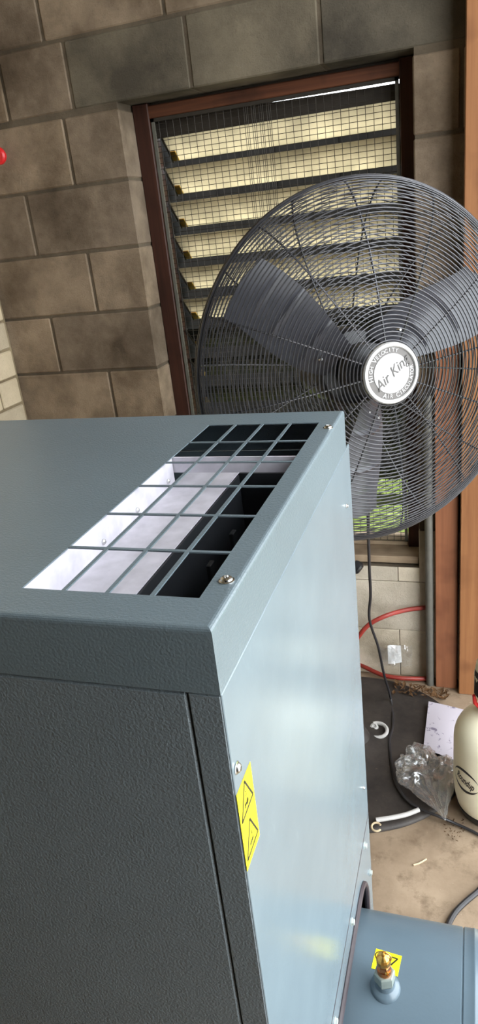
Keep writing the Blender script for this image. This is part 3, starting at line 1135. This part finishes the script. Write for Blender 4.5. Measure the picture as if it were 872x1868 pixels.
MB().lathe([(0.034, 0.347), (0.040, 0.350), (0.040, 0.372), (0.030, 0.376), (0.001, 0.376)], 24, sm_, caps=False).build('neck_collar', 'label_black', spr)
hd = MB().lathe([(0.001, 0.374), (0.034, 0.376), (0.046, 0.388), (0.055, 0.405), (0.056, 0.47), (0.051, 0.505), (0.036, 0.53), (0.016, 0.54), (0.001, 0.541)], 40, sm_, caps=False).build('pump_handle', 'cream', spr)
lb = MB()
lv, lf = [], []
for i_ in range(13):
    a = math.radians(192 + i_ * 11)
    for z_ in (0.415, 0.492):
        rr = 0.0566 if z_ < 0.45 else 0.0556
        lv.append((SX + rr * math.cos(a), SY + rr * math.sin(a), z_))
lf = [(2 * i_, 2 * i_ + 2, 2 * i_ + 3, 2 * i_ + 1) for i_ in range(12)]
lb.add(lv, lf, True)
lb.build('handle_label', 'label_black', hd)
MB().tube([(SX - 0.036, SY - 0.012, 0.362), (SX - 0.052, SY - 0.016, 0.384), (SX - 0.055, SY - 0.018, 0.410)], [0.005, 0.006, 0.005], 10).build('relief_valve', 'red_plastic', spr)


def on_spr(u, z_, h):
    """u arc length from the direction that faces the camera"""
    a = math.atan2(-SY, -SX) + u / SR
    return Vector((SX + (SR + h) * math.cos(a), SY + (SR + h) * math.sin(a), z_))


lg = MB()
vs_, fs = text_geo('Roundup', 0.027, 0.22, 0.0, 0.0006)
ca, sa = math.cos(-0.20), math.sin(-0.20)
LU, LZ = -0.080, 0.160
for_t = []
for v in vs_:
    u, w_ = v.x * 0.66, v.y * 1.25
    for_t.append(on_spr(LU + u * ca - w_ * sa, LZ + u * sa + w_ * ca, 0.0006))
lg.add(for_t, fs)
for sgn in (1, -1):
    pv, pf = [], []
    K = 24
    for k in range(K + 1):
        t = k / K
        a = math.radians(172 - 150 * t) if sgn > 0 else math.radians(188 + 150 * t)
        wd = 0.008 * math.sin(math.pi * min(1, t * 0.95 + 0.03)) ** 0.8
        for q in (-0.15, 1.0):
            ru, rv = 0.047 + wd * q * 0.3, 0.031 + wd * q
            pv.append(on_spr(LU + ru * math.cos(a), LZ + rv * math.sin(a), 0.0006))
    pf = [(2 * k, 2 * k + 2, 2 * k + 3, 2 * k + 1) for k in range(K)]
    lg.add(pv, pf)
lg.build('printed_logo', 'label_black', sbody)

# ================================================================== LITTER
# printed sheet lying partly on the fan base
pm = MB()
c00, c10, c01, c11 = at(772, 1368, 2, 0.026), at(838, 1392, 2, 0.010), at(782, 1281, 2, 0.030), at(856, 1299, 2, 0.020)
N = 10
vs_, fs = [], []
for i_ in range(N + 1):
    for j_ in range(N + 1):
        u, v = i_ / N, j_ / N
        p_ = c00 * (1 - u) * (1 - v) + c10 * u * (1 - v) + c01 * (1 - u) * v + c11 * u * v
        p_.z += 0.007 * math.sin(u * 3.1) * math.sin(v * 2.5 + 0.4) + 0.004
        vs_.append(p_)
fs = [(i_ * (N + 1) + j_, (i_ + 1) * (N + 1) + j_, (i_ + 1) * (N + 1) + j_ + 1, i_ * (N + 1) + j_ + 1) for i_ in range(N) for j_ in range(N)]
n_ = len(vs_)
pm.add(vs_ + [v - Vector((0, 0, 0.0004)) for v in vs_], fs + [tuple(x_ + n_ for x_ in f[::-1]) for f in fs], True)
o = pm.build('printed_sheet', 'paper')
tag(o, 'white printed instruction sheet lying between the bag and the cream sprayer', 'paper')

# clear plastic bag
bmx = bmesh.new()
bmesh.ops.create_icosphere(bmx, subdivisions=5, radius=1.0)
bc = Vector((-0.122, 1.752, 0.017))
for v in bmx.verts:
    d_ = v.co.normalized()
    k1 = noise.noise(d_ * 1.6 + Vector((3, 1, 5)))
    k2 = abs(noise.noise(d_ * 3.2 + Vector((7, 2, 1))))
    k3 = noise.cell(d_ * 2.6 + Vector((1.3, 4.1, 0.2)))
    k4 = abs(noise.noise(d_ * 7.0 + Vector((0.4, 9, 2))))
    s_ = 1.06 + 0.25 * k1 - 0.42 * k2 - 0.12 * k4
    p_ = Vector((d_.x * 0.088, d_.y * 0.098, max(0.0, d_.z * 0.5 + 0.42) * 0.080)) * s_
    # neck of the bag drawn out towards the front of the sprayer
    t = min(1.0, max(0.0, d_.x * 0.60 - d_.y * 0.80 - 0.50) / 0.50)
    p_ = p_.lerp(Vector((0.062 + 0.012 * d_.x, -0.150 + 0.03 * d_.y, 0.012 + 0.010 * d_.z)), t * t * 0.92) if t > 0 else p_
    v.co = bc + Vector((p_.x, p_.y, max(0.001, p_.z)))
me = bpy.data.meshes.new('plastic_bag')
bmx.to_mesh(me)
bmx.free()
me.polygons.foreach_set('use_smooth', [True] * len(me.polygons))
me.materials.append(M['bag'])
o = bpy.data.objects.new('plastic_bag', me)
COL.objects.link(o)
tag(o, 'crumpled clear plastic bag lying on the fan base beside the sprayer', 'bag')

# white tube, rings and chips
zt = 0.0265
tb = bez([at(686, 1496, 2, zt), at(712, 1492, 2, zt + 0.002), at(740, 1486, 2, zt + 0.002), at(764, 1477, 2, zt)], 6)
o = MB().tube(tb, 0.0068, 10).build('white_tube', 'white_tube')
tag(o, 'short white plastic tube lying on the black round base', 'tube')


def ring(name, c, r, wr, mat, tilt_, label, cat, arc=2 * math.pi, start=0):
    K = 28
    pts = []
    cl = arc > 6.2
    for k in range(K if cl else K + 1):
        a = start + arc * k / K
        q = Matrix.Rotation(tilt_, 3, 'X') @ Vector((r * math.cos(a), r * math.sin(a), 0))
        pts.append(c + q)
    ob = MB().tube(pts, wr, 8, closed=cl).build(name, mat)
    return tag(ob, label, cat)


ring('cable_tie_ring', at(684, 1508, 2, zt) + Vector((0.004, 0, 0)), 0.0135, 0.0030, 'cream_chip', 0.15, 'small cream plastic ring beside the white tube end', 'ring', 5.2, 0.6)
ring('hose_coil', at(688, 1332, 2, 0.033), 0.033, 0.0062, 'white_tube', 0.10, 'pale curled plastic tube lying by the fan pole', 'tube', 4.0, -1.9)
o = MB().lathe([(0.001, 0), (0.013, 0.0), (0.015, 0.004), (0.013, 0.013), (0.008, 0.015), (0.007, 0.012), (0.001, 0.011)], 16,
               Matrix.Translation(at(683, 1328, 2, 0.022)) @ Matrix.Rotation(0.5, 4, 'X'), caps=False).build('pipe_cap', 'white_tube')
tag(o, 'small pale plastic cap inside the curled plastic tube', 'cap')
o = MB().tube(bez([at(666, 1350, 2, zt), at(672, 1347, 2, zt), at(676, 1346, 2, zt)], 4), 0.0045, 8).build('plastic_offcut', 'white_tube')
tag(o, 'tiny white plastic offcut nearest the grey cabinet edge', 'offcut')
o = MB().tube(bez([at(754, 1578, 2, 0.003), at(764, 1575, 2, 0.003), at(773, 1570, 2, 0.003), at(778, 1567, 2, 0.003)], 4), 0.0025, 6).build('plastic_chip', 'cream_chip')
tag(o, 'curved cream plastic sliver lying on the bare concrete floor', 'chip')
cb = [at(900, 1600, 2, 0.008), at(872, 1626, 2, 0.008), at(846, 1648, 2, 0.008), at(828, 1668, 2, 0.008), at(816, 1695, 2, 0.008), at(812, 1740, 2, 0.008), at(830, 1800, 2, 0.008)]
o = MB().tube(bez(cb, 8), 0.0072, 10).build('black_cable', 'cable')
tag(o, 'thick black cable curving over the concrete floor behind the tank', 'cable')

# plastic wrapper with white label against the wall
wr_ = empty('label_wrapper', (-0.262, 2.24, 0.0))
tag(wr_, 'crumpled clear wrapper with a white paper label leaning on the wall', 'wrapper')
c = [at(707, 1178, 1, 2.262), at(731, 1177, 1, 2.268), at(733, 1209, 1, 2.240), at(708, 1211, 1, 2.235)]
lbm = MB()
ext = Vector((0, 0.0008, 0))
vs_, fs = [], []
for i_ in range(5):
    for j_ in range(5):
        u, v = i_ / 4, j_ / 4
        p_ = (c[0] * (1 - u) + c[1] * u) * (1 - v) + (c[3] * (1 - u) + c[2] * u) * v
        p_.y += 0.003 * math.sin(u * 5 + v * 3)
        vs_.append(p_)
fs = [(i_ * 5 + j_, (i_ + 1) * 5 + j_, (i_ + 1) * 5 + j_ + 1, i_ * 5 + j_ + 1) for i_ in range(4) for j_ in range(4)]
lbm.add(vs_ + [v + ext for v in vs_], fs + [tuple(x_ + 25 for x_ in f[::-1]) for f in fs])
lbm.build('paper_label', 'label_paper', wr_)
fm = MB()
NU, NV = 14, 8
vs_ = []
for i_ in range(NU + 1):
    for j_ in range(NV + 1):
        u, v = i_ / NU, j_ / NV
        p_ = at(690 + 62 * u, 1176 + 38 * v, 1, 2.266 - 0.034 * v)
        nz = noise.noise(Vector((u * 6, v * 4, 2.0)))
        p_.y -= 0.012 * abs(nz) + 0.004
        p_.z = max(0.002, p_.z + 0.010 * noise.noise(Vector((u * 5, v * 5, 9.0))))
        vs_.append(p_)
fs = [(i_ * (NV + 1) + j_, (i_ + 1) * (NV + 1) + j_, (i_ + 1) * (NV + 1) + j_ + 1, i_ * (NV + 1) + j_ + 1) for i_ in range(NU) for j_ in range(NV)]
fm.add(vs_, fs, True)
fm.build('clear_film', 'bag', wr_)

# dry leaves and grit at the foot of the timber
lf_ = MB()
rnd = random.Random(3)
for k in range(130):
    if k < 90:
        cx, cy = rnd.uniform(-0.26, -0.06), rnd.uniform(2.15, 2.222)
        zb_ = 0.003 if (Vector((cx, cy, 0)) - BASE).length > 0.385 else 0.022
    else:
        cx, cy = rnd.uniform(-0.06, 0.0), rnd.uniform(1.54, 1.62)
        zb_ = 0.002
    L_ = rnd.uniform(0.006, 0.020) if k < 90 else rnd.uniform(0.002, 0.006)
    W_ = L_ * rnd.uniform(0.12, 0.45)
    a = rnd.uniform(0, 6.28)
    mt = Matrix.Translation((cx, cy, zb_ + rnd.uniform(0, 0.012))) @ Matrix.Rotation(a, 4, 'Z') @ Matrix.Rotation(rnd.uniform(-0.7, 0.7), 4, 'Y')
    lf_.add([mt @ Vector(p) for p in ((-L_, 0, 0), (0, -W_, 0.001), (L_, 0, 0.003), (0, W_, 0.001), (0, 0, -0.0015))], [(0, 1, 4), (1, 2, 4), (2, 3, 4), (3, 0, 4)])
o = lf_.build('leaf_litter', 'leaf')
tag(o, 'dry brown leaf litter and grit along the foot of the wall', 'leaves', kind='stuff')
